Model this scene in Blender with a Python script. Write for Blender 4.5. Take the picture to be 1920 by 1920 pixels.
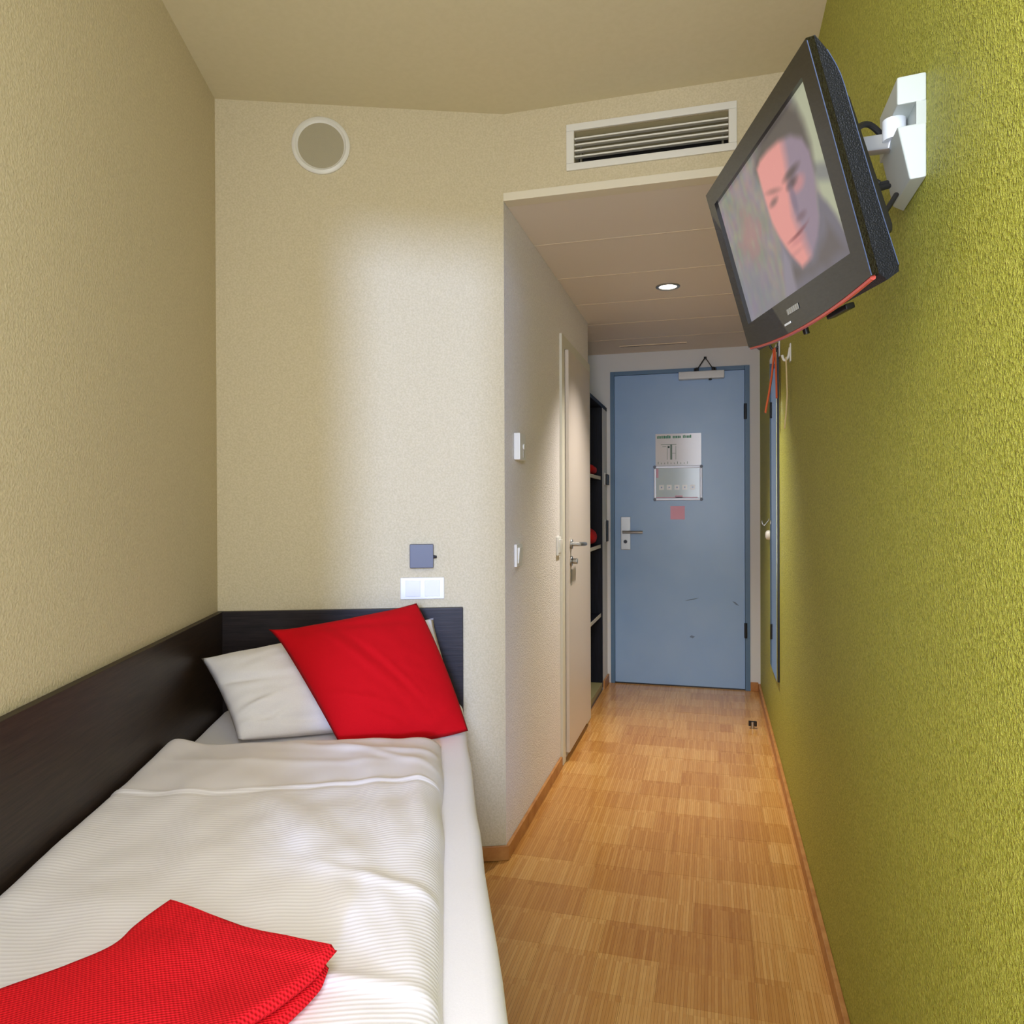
import bpy, bmesh, math, random
from mathutils import Vector, Matrix, noise

for o in list(bpy.data.objects):
    bpy.data.objects.remove(o, do_unlink=True)
S = bpy.context.scene
COL = S.collection
random.seed(7)

# ------------------------------------------------------------------ camera
CAMH = 1.19
cam = bpy.data.cameras.new('camera')
co = bpy.data.objects.new('camera', cam)
COL.objects.link(co)
Rv = Vector((0.96433, 0.26466, -0.00386))
Uv = Vector((0.00252, 0.00542, 0.99998))
Fv = Vector((-0.26468, 0.96433, -0.00456))
co.matrix_world = Matrix(((Rv.x, Uv.x, -Fv.x, 0), (Rv.y, Uv.y, -Fv.y, 0), (Rv.z, Uv.z, -Fv.z, CAMH), (0, 0, 0, 1)))
cam.sensor_width = 36
cam.lens = 36 * 1376.15 / 1920
cam.shift_y = -3 / 1920
cam.clip_start = 0.02
S.camera = co

# ------------------------------------------------------------------ colour management, sky, daylight
S.view_settings.view_transform = 'Standard'
S.view_settings.look = 'None'
S.view_settings.gamma = 1
S.view_settings.use_curve_mapping = False
S.view_settings.exposure = 0.0
w = bpy.data.worlds.new('sky'); S.world = w; w.use_nodes = True
bg = w.node_tree.nodes['Background']
bg.inputs[0].default_value = (0.75, 0.87, 1, 1); bg.inputs[1].default_value = 1.0

def area(name, loc, direction, sx, sy, power, col, spread=180):
    L = bpy.data.lights.new(name, 'AREA'); L.shape = 'RECTANGLE'
    L.size = sx; L.size_y = sy; L.energy = power; L.color = col; L.spread = math.radians(spread)
    o = bpy.data.objects.new(name, L); COL.objects.link(o)
    o.location = loc
    o.rotation_euler = Vector(direction).to_track_quat('-Z', 'Y').to_euler()
    return o

# daylight entering through the window behind the camera
area('window_daylight', (-0.045, -0.15, 1.45), (0, 1, -0.03), 0.57, 1.9, 38, (0.83, 0.88, 1.0))
SUN = bpy.data.lights.new('low_daylight', 'SUN'); SUN.energy = 2.9; SUN.angle = math.radians(5.5); SUN.color = (0.37, 0.51, 1.0)
so = bpy.data.objects.new('low_daylight', SUN); COL.objects.link(so)
so.rotation_euler = Vector((-0.33, 0.94, -0.14)).to_track_quat('-Z', 'Y').to_euler()

# ------------------------------------------------------------------ room measures (metres)
XG = 0.289            # green wall
XC = -0.678           # corridor wall left
YH = 2.378            # header over the corridor mouth
HC = 2.51             # room ceiling
HS = 2.219            # corridor ceiling
YD = 4.961            # wall with the entrance door
YW = -0.10            # window wall
PHI = 0.3745
A = Vector((-1.5473, 2.0354, 0))      # corner of left wall and bed wall
TB = Vector((math.cos(PHI), math.sin(PHI), 0))
NB = Vector((math.sin(PHI), -math.cos(PHI), 0))
B = Vector((XC, YH, 0))
BM = Matrix.Translation(A) @ Matrix.Rotation(PHI, 4, 'Z')   # bed frame: x along bed wall, -y into the room

def BL(x, d, z):
    return A + TB * x + NB * d + Vector((0, 0, z))

# ------------------------------------------------------------------ materials
def srgb(r, g, b):
    f = lambda c: (c / 12.92 if c <= 0.04045 else ((c + 0.055) / 1.055) ** 2.4)
    return (f(r / 255), f(g / 255), f(b / 255), 1)

def mat(name, col, rough=0.6, metal=0.0, spec=0.5, **k):
    m = bpy.data.materials.new(name); m.use_nodes = True
    b = m.node_tree.nodes['Principled BSDF']
    b.inputs['Base Color'].default_value = col if len(col) == 4 else (*col, 1)
    b.inputs['Roughness'].default_value = rough
    b.inputs['Metallic'].default_value = metal
    b.inputs['Specular IOR Level'].default_value = spec
    for kk, v in k.items():
        b.inputs[kk].default_value = v
    return m

def N(m, t, **k):
    n = m.node_tree.nodes.new(t)
    for a, v in k.items():
        setattr(n, a, v)
    return n

def LK(m, a, b):
    m.node_tree.links.new(a, b)

def PB(m):
    return m.node_tree.nodes['Principled BSDF']

def noise_tex(m, scale, detail=3, rough=0.5, coord='world', stretch=None):
    if coord == 'world':
        g = N(m, 'ShaderNodeNewGeometry'); src = g.outputs['Position']
    else:
        g = N(m, 'ShaderNodeTexCoord'); src = g.outputs['Object']
    if stretch:
        mp = N(m, 'ShaderNodeMapping'); mp.inputs['Scale'].default_value = stretch
        LK(m, src, mp.inputs['Vector']); src = mp.outputs[0]
    t = N(m, 'ShaderNodeTexNoise')
    t.inputs['Scale'].default_value = scale; t.inputs['Detail'].default_value = detail; t.inputs['Roughness'].default_value = rough
    LK(m, src, t.inputs['Vector'])
    return t

def bump(m, src, strength, dist, prev=None):
    b = N(m, 'ShaderNodeBump')
    b.inputs['Strength'].default_value = strength; b.inputs['Distance'].default_value = dist
    LK(m, src, b.inputs['Height'])
    if prev:
        LK(m, prev.outputs[0], b.inputs['Normal'])
    LK(m, b.outputs[0], PB(m).inputs['Normal'])
    return b

def ramp(m, src, stops):
    r = N(m, 'ShaderNodeValToRGB')
    e = r.color_ramp.elements
    e[0].position, e[0].color = stops[0]
    e[1].position, e[1].color = stops[1]
    for p, c in stops[2:]:
        x = e.new(p); x.color = c
    LK(m, src, r.inputs[0])
    return r

def plaster(name, c0, c1, scale, strength, dist, rough=0.9, lo=0.35, hi=0.65, spec=0.3):
    m = mat(name, c0, rough, spec=spec)
    t = noise_tex(m, scale, 3, 0.55)
    r = ramp(m, t.outputs[0], [(lo, c0), (hi, c1)])
    LK(m, r.outputs[0], PB(m).inputs['Base Color'])
    bump(m, t.outputs[0], strength, dist)
    return m

M = {}
M['cream'] = plaster('cream_roughcast', srgb(200, 186, 152), srgb(212, 198, 165), 170, 0.45, 0.004)
M['ceiling'] = plaster('ceiling_paint', srgb(214, 203, 168), srgb(217, 206, 172), 60, 0.1, 0.002)
M['green'] = plaster('green_roughcast', srgb(160, 160, 14), srgb(216, 214, 84), 230, 1.0, 0.014, rough=0.5, lo=0.32, hi=0.68, spec=0.5)
M['corr'] = plaster('corridor_roughcast', srgb(234, 228, 226), srgb(246, 241, 239), 170, 0.9, 0.006)
M['smooth'] = mat('smooth_wall_paint', srgb(228, 229, 232), 0.8)
M['white'] = mat('white_plastic', srgb(232, 230, 224), 0.35)
M['whitepaint'] = mat('white_lacquer', srgb(226, 222, 210), 0.4)
M['trim'] = mat('header_trim_paint', srgb(226, 216, 192), 0.6)
M['panel'] = mat('ceiling_panel_metal', srgb(232, 221, 208), 0.5)
M['joint'] = mat('ceiling_joint', srgb(226, 210, 184), 0.5)
M['dark'] = mat('dark_void', (0.01, 0.008, 0.006, 1), 0.8)
M['bluedoor'] = mat('blue_grey_door_paint', srgb(132, 152, 178), 0.30)
t = noise_tex(M['bluedoor'], 5, 2); r = ramp(M['bluedoor'], t.outputs[0], [(0.3, srgb(150, 186, 234)), (0.7, srgb(157, 191, 236))])
LK(M['bluedoor'], r.outputs[0], PB(M['bluedoor']).inputs['Base Color'])
M['blueframe'] = mat('blue_steel_frame', srgb(92, 126, 162), 0.4)
M['scuff'] = mat('scuff_mark', srgb(112, 134, 172), 0.6)
M['steel'] = mat('brushed_steel', srgb(176, 176, 174), 0.36, 1.0)
M['silver'] = mat('silver_paint', srgb(226, 230, 236), 0.35, 0.0)
M['darksteel'] = mat('dark_steel', srgb(60, 62, 66), 0.4, 0.8)
M['black'] = mat('black_plastic', (0.006, 0.006, 0.007, 1), 0.35)
M['blackrub'] = mat('black_rubber', (0.012, 0.011, 0.011, 1), 0.55)
M['leafbeige'] = mat('beige_door_lacquer', srgb(214, 202, 190), 0.4)
M['grey'] = mat('grey_lacquer', srgb(96, 98, 108), 0.5)
M['speaker'] = mat('speaker_mesh_cloth', srgb(150, 140, 112), 0.8)
M['orange'] = mat('orange_ribbon', srgb(214, 92, 30), 0.6)
M['beige'] = mat('streak_beige', srgb(214, 190, 140), 0.6)
M['mirror'] = mat('mirror_glass', (0.86, 0.90, 0.92, 1), 0.02, 1.0)
M['pink'] = mat('pink_sticker', srgb(248, 184, 214), 0.5)
M['redtowel'] = mat('red_towel', srgb(190, 8, 12), 0.9)
M['shelfedge'] = mat('pale_shelf_edging', srgb(206, 200, 180), 0.5)

# dark wenge laminate, grain along local x
def wenge(name, stretch, c0, c1, rough):
    m = mat(name, c0, rough, spec=0.25)
    t = noise_tex(m, 14, 6, 0.62, 'obj', stretch)
    r = ramp(m, t.outputs[0], [(0.3, c0), (0.72, c1)])
    LK(m, r.outputs[0], PB(m).inputs['Base Color'])
    bump(m, t.outputs[0], 0.12, 0.002)
    return m
M['wenge_x'] = wenge('wenge_laminate', (0.6, 9, 14), (0.006, 0.0035, 0.003, 1), (0.026, 0.017, 0.016, 1), 0.40)
M['wenge_y'] = wenge('wenge_laminate_side', (9, 0.6, 14), (0.010, 0.0055, 0.003, 1), (0.038, 0.022, 0.013, 1), 0.40)
M['wardrobe'] = wenge('wardrobe_laminate', (9, 9, 0.6), (0.003, 0.003, 0.006, 1), (0.010, 0.012, 0.024, 1), 0.55)

# oak lamella parquet
def parquet(name, blocks=True):
    m = mat(name, srgb(190, 140, 80), 0.33)
    g = N(m, 'ShaderNodeNewGeometry'); sp = N(m, 'ShaderNodeSeparateXYZ'); LK(m, g.outputs['Position'], sp.inputs[0])
    def math_(op, a, b=None):
        n = N(m, 'ShaderNodeMath', operation=op)
        if isinstance(a, float): n.inputs[0].default_value = a
        else: LK(m, a, n.inputs[0])
        if b is not None:
            if isinstance(b, float): n.inputs[1].default_value = b
            else: LK(m, b, n.inputs[1])
        return n.outputs[0]
    xs = math_('MULTIPLY', sp.outputs[0], 125.0)
    xi = math_('FLOOR', xs); xf = math_('FRACT', xs)
    oi = N(m, 'ShaderNodeObjectInfo')
    yi = math_('FLOOR', math_('MULTIPLY', sp.outputs[1], 6.25))
    cv = N(m, 'ShaderNodeCombineXYZ'); LK(m, xi, cv.inputs[0]); LK(m, yi, cv.inputs[1])
    wn = N(m, 'ShaderNodeTexWhiteNoise'); LK(m, cv.outputs[0], wn.inputs['Vector'])
    grain = noise_tex(m, 30, 4, 0.6, 'world', (7, 0.7, 1))
    v = math_('ADD', math_('MULTIPLY', wn.outputs['Value'], 0.34), math_('MULTIPLY', grain.outputs[0], 0.42))
    v = math_('ADD', v, math_('MULTIPLY', oi.outputs['Random'], 0.38))
    r = ramp(m, v, [(0.15, srgb(176, 116, 54)), (0.55, srgb(200, 144, 76)), (0.95, srgb(220, 170, 100))])
    edge = math_('LESS_THAN', math_('ABSOLUTE', math_('SUBTRACT', xf, 0.5)), 0.46)
    mx = N(m, 'ShaderNodeMix', data_type='RGBA'); mx.inputs[6].default_value = srgb(140, 94, 50)
    LK(m, edge, mx.inputs[0]); LK(m, r.outputs[0], mx.inputs[7])
    LK(m, mx.outputs[2], PB(m).inputs['Base Color'])
    rr = ramp(m, grain.outputs[0], [(0.3, (0.14, 0.14, 0.14, 1)), (0.7, (0.26, 0.26, 0.26, 1))])
    LK(m, rr.outputs[0], PB(m).inputs['Roughness'])
    bump(m, edge, 0.15, 0.0008)
    return m
M['parquet'] = parquet('oak_lamella_parquet')
def oak(name):
    m = mat(name, srgb(190, 132, 72), 0.4)
    t = noise_tex(m, 18, 4, 0.6, 'world', (1, 1, 1))
    r = ramp(m, t.outputs[0], [(0.3, srgb(168, 108, 52)), (0.7, srgb(200, 144, 82))])
    LK(m, r.outputs[0], PB(m).inputs['Base Color'])
    return m
M['oak'] = oak('oak_skirting')

# fabrics
def fabric(name, c0, c1, scale, strength, dist, rough=0.95, sheen=0.2):
    m = mat(name, c0, rough, spec=0.2)
    PB(m).inputs['Sheen Weight'].default_value = sheen
    t = noise_tex(m, scale, 3, 0.6, 'obj')
    r = ramp(m, t.outputs[0], [(0.3, c0), (0.7, c1)])
    LK(m, r.outputs[0], PB(m).inputs['Base Color'])
    bump(m, t.outputs[0], strength, dist)
    return m
M['sheet'] = fabric('white_sheet_cotton', srgb(240, 234, 235), srgb(244, 238, 239), 400, 0.15, 0.001)
M['pillow'] = fabric('white_pillow_cotton', srgb(226, 220, 218), srgb(232, 227, 224), 400, 0.15, 0.001)
M['redcushion'] = fabric('red_cushion_cotton', srgb(184, 0, 12), srgb(192, 2, 17), 500, 0.25, 0.001, 0.9, 0.0)
M['base'] = wenge('bed_base_laminate', (0.6, 9, 14), (0.010, 0.006, 0.005, 1), (0.030, 0.02, 0.016, 1), 0.5)

def duvet_mat():
    m = mat('white_striped_damask', srgb(240, 234, 234), 0.75, spec=0.3)
    PB(m).inputs['Sheen Weight'].default_value = 0.15
    tc = N(m, 'ShaderNodeTexCoord')
    sp = N(m, 'ShaderNodeSeparateXYZ'); LK(m, tc.outputs['Object'], sp.inputs[0])
    mu = N(m, 'ShaderNodeMath', operation='MULTIPLY'); LK(m, sp.outputs[1], mu.inputs[0]); mu.inputs[1].default_value = 2 * math.pi / 0.0088
    sn = N(m, 'ShaderNodeMath', operation='SINE'); LK(m, mu.outputs[0], sn.inputs[0])
    # plain satin band at the top end: local y > BAND is unstriped
    gt = N(m, 'ShaderNodeMath', operation='LESS_THAN'); LK(m, sp.outputs[1], gt.inputs[0]); gt.inputs[1].default_value = DUV_BAND
    mm = N(m, 'ShaderNodeMath', operation='MULTIPLY'); LK(m, sn.outputs[0], mm.inputs[0]); LK(m, gt.outputs[0], mm.inputs[1])
    r = ramp(m, mm.outputs[0], [(0.0, srgb(238, 231, 232)), (0.8, srgb(247, 241, 242))])
    LK(m, r.outputs[0], PB(m).inputs['Base Color'])
    bump(m, mm.outputs[0], 0.16, 0.0008)
    return m

def knit_mat():
    m = mat('red_knit_wool', srgb(216, 20, 30), 0.95, spec=0.15)
    tc = N(m, 'ShaderNodeTexCoord')
    rot = N(m, 'ShaderNodeMapping'); rot.inputs['Rotation'].default_value = (0, 0, 0.45); LK(m, tc.outputs['Object'], rot.inputs[0])
    sp = N(m, 'ShaderNodeSeparateXYZ'); LK(m, rot.outputs[0], sp.inputs[0])
    outs = []
    for i, pitch in ((0, 0.0066), (1, 0.0058)):
        mu = N(m, 'ShaderNodeMath', operation='MULTIPLY'); LK(m, sp.outputs[i], mu.inputs[0]); mu.inputs[1].default_value = 2 * math.pi / pitch
        sn = N(m, 'ShaderNodeMath', operation='SINE'); LK(m, mu.outputs[0], sn.inputs[0]); outs.append(sn.outputs[0])
    pr = N(m, 'ShaderNodeMath', operation='MULTIPLY'); LK(m, outs[0], pr.inputs[0]); LK(m, outs[1], pr.inputs[1])
    ad = N(m, 'ShaderNodeMath', operation='MULTIPLY_ADD'); LK(m, pr.outputs[0], ad.inputs[0]); ad.inputs[1].default_value = 0.5; ad.inputs[2].default_value = 0.5
    r = ramp(m, ad.outputs[0], [(0.1, srgb(196, 14, 24)), (0.8, srgb(228, 30, 40))])
    LK(m, r.outputs[0], PB(m).inputs['Base Color'])
    bump(m, ad.outputs[0], 0.6, 0.002)
    return m
M['knit'] = knit_mat()

def emit(name, col, strength):
    m = bpy.data.materials.new(name); m.use_nodes = True
    nt = m.node_tree; nt.nodes.remove(nt.nodes['Principled BSDF'])
    e = nt.nodes.new('ShaderNodeEmission'); e.inputs[0].default_value = col; e.inputs[1].default_value = strength
    nt.links.new(e.outputs[0], nt.nodes['Material Output'].inputs[0])
    return m
M['lampglow'] = emit('lamp_glow', (1, 0.86, 0.66, 1), 14)

# ------------------------------------------------------------------ mesh helpers
class MB:
    def __init__(s):
        s.bm = bmesh.new()
    def add(s, tmp, mtx=None):
        if mtx is not None:
            tmp.transform(mtx)
        me = bpy.data.meshes.new('tmp'); tmp.to_mesh(me); tmp.free()
        s.bm.from_mesh(me); bpy.data.meshes.remove(me)
        return s
    def box(s, lo, hi, bev=0, seg=2, mtx=None):
        t = bmesh.new()
        bmesh.ops.create_cube(t, size=1)
        c = [(a + b) / 2 for a, b in zip(lo, hi)]; d = [abs(b - a) for a, b in zip(lo, hi)]
        t.transform(Matrix.Translation(c) @ Matrix.Diagonal((*d, 1)))
        if bev:
            bmesh.ops.bevel(t, geom=t.edges[:], offset=bev, segments=seg, profile=0.5, affect='EDGES')
        return s.add(t, mtx)
    def cyl(s, p0, p1, r0, r1=None, seg=24, bev=0):
        r1 = r0 if r1 is None else r1
        p0 = Vector(p0); p1 = Vector(p1); ax = p1 - p0
        t = bmesh.new()
        bmesh.ops.create_cone(t, cap_ends=True, segments=seg, radius1=r0, radius2=r1, depth=ax.length)
        if bev:
            bmesh.ops.bevel(t, geom=[e for e in t.edges if abs(e.verts[0].co.z - e.verts[1].co.z) < 1e-6], offset=bev, segments=2, profile=0.5, affect='EDGES')
        q = ax.to_track_quat('Z', 'Y').to_matrix().to_4x4()
        return s.add(t, Matrix.Translation((p0 + p1) / 2) @ q)
    def prism(s, poly, axis_fn, h0, h1, bev=0):
        """poly: list of 2-D points; axis_fn(a, b, h) -> 3-D point"""
        t = bmesh.new()
        lo = [t.verts.new(axis_fn(a, b, h0)) for a, b in poly]
        hi = [t.verts.new(axis_fn(a, b, h1)) for a, b in poly]
        n = len(poly)
        t.faces.new(lo[::-1]); t.faces.new(hi)
        for i in range(n):
            t.faces.new((lo[i], lo[(i + 1) % n], hi[(i + 1) % n], hi[i]))
        bmesh.ops.recalc_face_normals(t, faces=t.faces[:])
        if bev:
            bmesh.ops.bevel(t, geom=t.edges[:], offset=bev, segments=2, profile=0.5, affect='EDGES')
        return s.add(t)
    def tube(s, pts, r, seg=10, smooth=6):
        P = [Vector(p) for p in pts]
        if smooth and len(P) > 2:
            Q = []
            for i in range(len(P) - 1):
                p0 = P[max(i - 1, 0)]; p1 = P[i]; p2 = P[i + 1]; p3 = P[min(i + 2, len(P) - 1)]
                for k in range(smooth):
                    u = k / smooth
                    Q.append(0.5 * ((2 * p1) + (p2 - p0) * u + (2 * p0 - 5 * p1 + 4 * p2 - p3) * u * u + (3 * p1 - p0 - 3 * p2 + p3) * u ** 3))
            Q.append(P[-1]); P = Q
        t = bmesh.new(); rings = []
        up = Vector((0.31, 0.17, 0.93))
        for i, p in enumerate(P):
            d = (P[min(i + 1, len(P) - 1)] - P[max(i - 1, 0)]).normalized()
            a = d.cross(up).normalized(); b = d.cross(a)
            rr = r(i / (len(P) - 1)) if callable(r) else r
            rings.append([t.verts.new(p + (a * math.cos(2 * math.pi * k / seg) + b * math.sin(2 * math.pi * k / seg)) * rr) for k in range(seg)])
        for i in range(len(rings) - 1):
            for k in range(seg):
                t.faces.new((rings[i][k], rings[i][(k + 1) % seg], rings[i + 1][(k + 1) % seg], rings[i + 1][k]))
        t.faces.new(rings[0][::-1]); t.faces.new(rings[-1])
        bmesh.ops.recalc_face_normals(t, faces=t.faces[:])
        return s.add(t)
    def lathe(s, prof, origin, axis, seg=40):
        """prof: list of (radius, height along axis)"""
        t = bmesh.new(); rings = []
        for r, h in prof:
            rings.append([t.verts.new((max(r, 1e-5) * math.cos(2 * math.pi * k / seg), max(r, 1e-5) * math.sin(2 * math.pi * k / seg), h)) for k in range(seg)])
        for i in range(len(rings) - 1):
            for k in range(seg):
                t.faces.new((rings[i][k], rings[i][(k + 1) % seg], rings[i + 1][(k + 1) % seg], rings[i + 1][k]))
        t.faces.new(rings[0]); t.faces.new(rings[-1][::-1])
        bmesh.ops.remove_doubles(t, verts=t.verts[:], dist=1e-5)
        bmesh.ops.recalc_face_normals(t, faces=t.faces[:])
        return s.add(t, Matrix.Translation(origin) @ Vector(axis).to_track_quat('Z', 'Y').to_matrix().to_4x4())

WM = {}
def thing(name, label, cat, M4, group=None):
    o = bpy.data.objects.new(name, None); COL.objects.link(o)
    o.empty_display_size = 0.05
    if isinstance(M4, (tuple, list, Vector)):
        M4 = Matrix.Translation(Vector(M4))
    o.matrix_world = M4; WM[o] = M4.copy()
    o['label'] = label; o['category'] = cat
    if group: o['group'] = group
    return o

def obj(name, mb, m, parent=None, M4=None, smooth=True, angle=35):
    bm = mb.bm if isinstance(mb, MB) else mb
    if M4 is not None and isinstance(M4, (tuple, list, Vector)):
        M4 = Matrix.Translation(Vector(M4))
    W = WM[parent] if parent else (M4 or Matrix.Identity(4))
    bm.transform(W.inverted())
    me = bpy.data.meshes.new(name); bm.to_mesh(me); bm.free()
    if smooth:
        me.polygons.foreach_set('use_smooth', [True] * len(me.polygons))
        me.set_sharp_from_angle(angle=math.radians(angle))
    me.materials.append(M[m] if isinstance(m, str) else m)
    o = bpy.data.objects.new(name, me); COL.objects.link(o)
    if smooth and len(me.polygons) < 1500:
        wnm = o.modifiers.new('weighted_normals', 'WEIGHTED_NORMAL'); wnm.keep_sharp = True; wnm.weight = 100
    if parent:
        o.parent = parent
        WM[o] = W.copy()
    else:
        o.matrix_world = W; WM[o] = W.copy()
    return o

def single(name, mb, m, label, cat, M4, group=None, **k):
    o = obj(name, mb, m, None, M4, **k)
    o['label'] = label; o['category'] = cat
    if group: o['group'] = group
    return o

def struct(name, mb, m, parent=None, **k):
    o = obj(name, mb, m, parent, **k)
    if parent is None: o['kind'] = 'structure'
    return o

def sroot(name, loc=(0, 0, 0)):
    o = bpy.data.objects.new(name, None); COL.objects.link(o)
    o.matrix_world = Matrix.Translation(Vector(loc)); WM[o] = Matrix.Translation(Vector(loc))
    o['kind'] = 'structure'; o.empty_display_size = 0.05
    return o

xy = lambda a, b, h: (a, b, h)
# ------------------------------------------------------------------ room shell
LWE = A + NB * ((YW - A.y) / NB.y)              # where the left wall meets the window wall
floor = struct('floor', MB().prism([(-1.75, YW - .1), (XG + .1, YW - .1), (XG + .1, YD + .1), (-1.75, YD + .1)], xy, -0.10, -0.004), 'parquet', smooth=False)
# parquet: rows of lamella blocks set on the floor
PITCH = 0.16
blk = {}
def block_mesh(wd):
    if wd not in blk:
        t = MB(); t.box((0.0003, 0.0003, -0.0045), (wd - 0.0003, PITCH - 0.0003, 0), 0)
        me = bpy.data.meshes.new('parquet_block'); t.bm.to_mesh(me); t.bm.free()
        me.materials.append(M['parquet']); blk[wd] = me
    return blk[wd]
row = 0
Y0 = 1.784 - 4 * PITCH
y = Y0
while y < YD - 0.01:
    x = -0.70 if y > 2.2 else -0.86
    x += random.choice((0, -0.08, -0.16))
    while x < XG - 0.02:
        wd = random.choice((0.08, 0.16, 0.16, 0.16, 0.24))
        wd = min(wd, round(XG - 0.005 - x, 3))
        if wd < 0.01: break
        o = bpy.data.objects.new('parquet_block', block_mesh(wd)); COL.objects.link(o)
        o.parent = floor; o.location = (x, y, random.uniform(-0.0003, 0.0003))
        x += wd
    y += PITCH

T = 0.10
struct('wall_left', MB().prism([(A.x, A.y), (LWE.x, LWE.y), (LWE.x - T * TB.x, LWE.y - T * TB.y), (A.x - T * TB.x, A.y - T * TB.y)], xy, 0, HC), 'cream', smooth=False)
Ao = A - TB * T
struct('wall_back', MB().prism([(Ao.x, Ao.y), (A.x, A.y), (B.x, B.y), (XC - .02, YH + .12), (Ao.x - NB.x * T, Ao.y - NB.y * T)], xy, 0, HC), 'cream', smooth=False)
struct('wall_right', MB().box((XG, YW - .1, 0), (XG + T, YD + .1, HC)), 'green', smooth=False)
struct('wall_corridor', MB().box((XC - T, YH + .0005, 0), (XC, 4.09, HS - .001)), 'corr', smooth=False)
# header over the corridor, with the opening of the air vent left free
hd = MB()
VX0, VX1, VZ0, VZ1 = -0.436, 0.048, 2.313, 2.418
hd.box((XC, YH, HS + .026), (XG, YH + .10, VZ0)); hd.box((XC, YH, VZ1), (XG, YH + .10, HC))
hd.box((XC, YH, VZ0), (VX0, YH + .10, VZ1)); hd.box((VX1, YH, VZ0), (XG, YH + .10, VZ1))
struct('wall_header', hd, 'cream', smooth=False)
struct('trim_1', MB().box((XC, YH - .004, HS - .002), (XG, YH + .05, HS + .026), .002), 'trim')
struct('ceiling', MB().prism([(-1.9, YW - .1), (XG + .1, YW - .1), (XG + .1, YH + .15), (-1.9, YH + .15)], xy, HC, HC + .1), 'ceiling', smooth=False)
# corridor ceiling of metal panels
cc = struct('ceiling_corridor', MB().box((-1.3, YH + .05, HS + .012), (XG + .05, YD + .05, HS + .05)), 'joint', smooth=False)
yj = [YH + .05, 2.82, 3.262, 3.71, 4.138, 4.54, YD]
for a, b in zip(yj[:-1], yj[1:]):
    obj('panel', MB().box((-1.25, a + .0025, HS), (XG, b - .0025, HS + .013), .002), 'panel', cc)
    if b < YD - .1:
        obj('joint_strip', MB().box((-1.25, b - .0025, HS - .0012), (XG, b + .0025, HS + .012)), 'joint', cc, smooth=False)
# wall with the entrance door (opening left free)
DX0, DX1, DZ = -0.670, 0.226, 2.097
fw = MB()
fw.box((-1.35, YD, 0), (DX0, YD + T, HC)); fw.box((DX1, YD, 0), (XG, YD + T, HC)); fw.box((DX0, YD, DZ), (DX1, YD + T, HC))
struct('wall_far', fw, 'smooth', smooth=False)
# wardrobe niche
struct('wall_niche', MB().box((-1.35, 4.0, 0), (-1.25, YD, HS + .03)).box((-1.25, 4.0, 0), (XC - T, 4.09, HS + .03)), 'smooth', smooth=False)
struct('trim_2', MB().box((-0.80, 4.745, 0), (-0.694, YD, 1.832), .001), 'smooth', smooth=False)
# window wall behind the camera
WX0, WX1, WZ0, WZ1 = -0.345, 0.255, 0.45, 2.46
ww = MB()
ww.box((-0.76, YW - .12, 0), (WX0, YW, HC)); ww.box((WX1, YW - .12, 0), (XG, YW, HC))
ww.box((WX0, YW - .12, 0), (WX1, YW, WZ0)); ww.box((WX0, YW - .12, WZ1), (WX1, YW, HC))
struct('wall_window', ww, 'cream', smooth=False)
wr = MB()
for lo, hi in (((WX0, YW - .11, WZ0), (WX0 + .02, YW - .06, WZ1)), ((WX1 - .02, YW - .11, WZ0), (WX1, YW - .06, WZ1)), ((WX0 + .02, YW - .11, WZ0), (WX1 - .02, YW - .06, WZ0 + .05)), ((WX0 + .02, YW - .11, WZ1 - .02), (WX1 - .02, YW - .06, WZ1))):
    wr.box(lo, hi, .003)
struct('window_1', wr, 'whitepaint')

# skirting boards
def skirt(name, poly, h=0.05):
    struct(name, MB().prism(poly, xy, 0, h, 0.003), 'oak')
e1 = B + NB * .012
s0 = BL(.60, 0, 0); s1 = BL(.60, .012, 0)
skirt('baseboard_back', [(s0.x, s0.y), (B.x, B.y), (XC + .012, YH - .004), (s1.x, s1.y)])
skirt('baseboard_corridor', [(XC, YH), (XC + .012, YH - .004), (XC + .012, 3.285), (XC, 3.285)])
skirt('baseboard_right', [(XG - .014, YW), (XG, YW), (XG, YD), (XG - .014, YD)])
skirt('baseboard_far', [(DX1 + .002, YD - .012), (XG - .014, YD - .012), (XG - .014, YD), (DX1 + .002, YD)], .058)
skirt('baseboard_niche', [(-0.694, 4.75), (-0.682, 4.75), (-0.682, YD - .001), (-0.694, YD - .001)], .06)

# ------------------------------------------------------------------ entrance door
d1 = sroot('door_1', ((DX0 + DX1) / 2, YD, 0))
fr = MB()
fr.box((DX0, YD - .008, 0), (DX0 + .026, YD + .06, DZ), .002); fr.box((DX1 - .030, YD - .008, 0), (DX1, YD + .06, DZ), .002)
fr.box((DX0 + .026, YD - .008, DZ - .026), (DX1 - .030, YD + .06, DZ), .002)
obj('door_frame', fr, 'blueframe', d1)
leaf = obj('door_leaf', MB().box((DX0 + .027, YD + .002, .008), (DX1 - .031, YD + .05, DZ - .027), .002), 'bluedoor', d1)
struct('trim_3', MB().box((DX0 + .02, YD + .004, 0), (DX1 - .02, YD + .055, .006)), 'black')
h = MB(); h.box((-.602, YD - .006, .900), (-.538, YD + .002, 1.121), .003)
plate = obj('handle_plate', h, 'steel', leaf)
obj('door_handle', MB().cyl((-.57, YD - .006, 1.02), (-.57, YD - .055, 1.02), .010).tube([(-.585, YD - .052, 1.02), (-.50, YD - .055, 1.02), (-.452, YD - .053, 1.02)], .009), 'steel', leaf)
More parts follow.
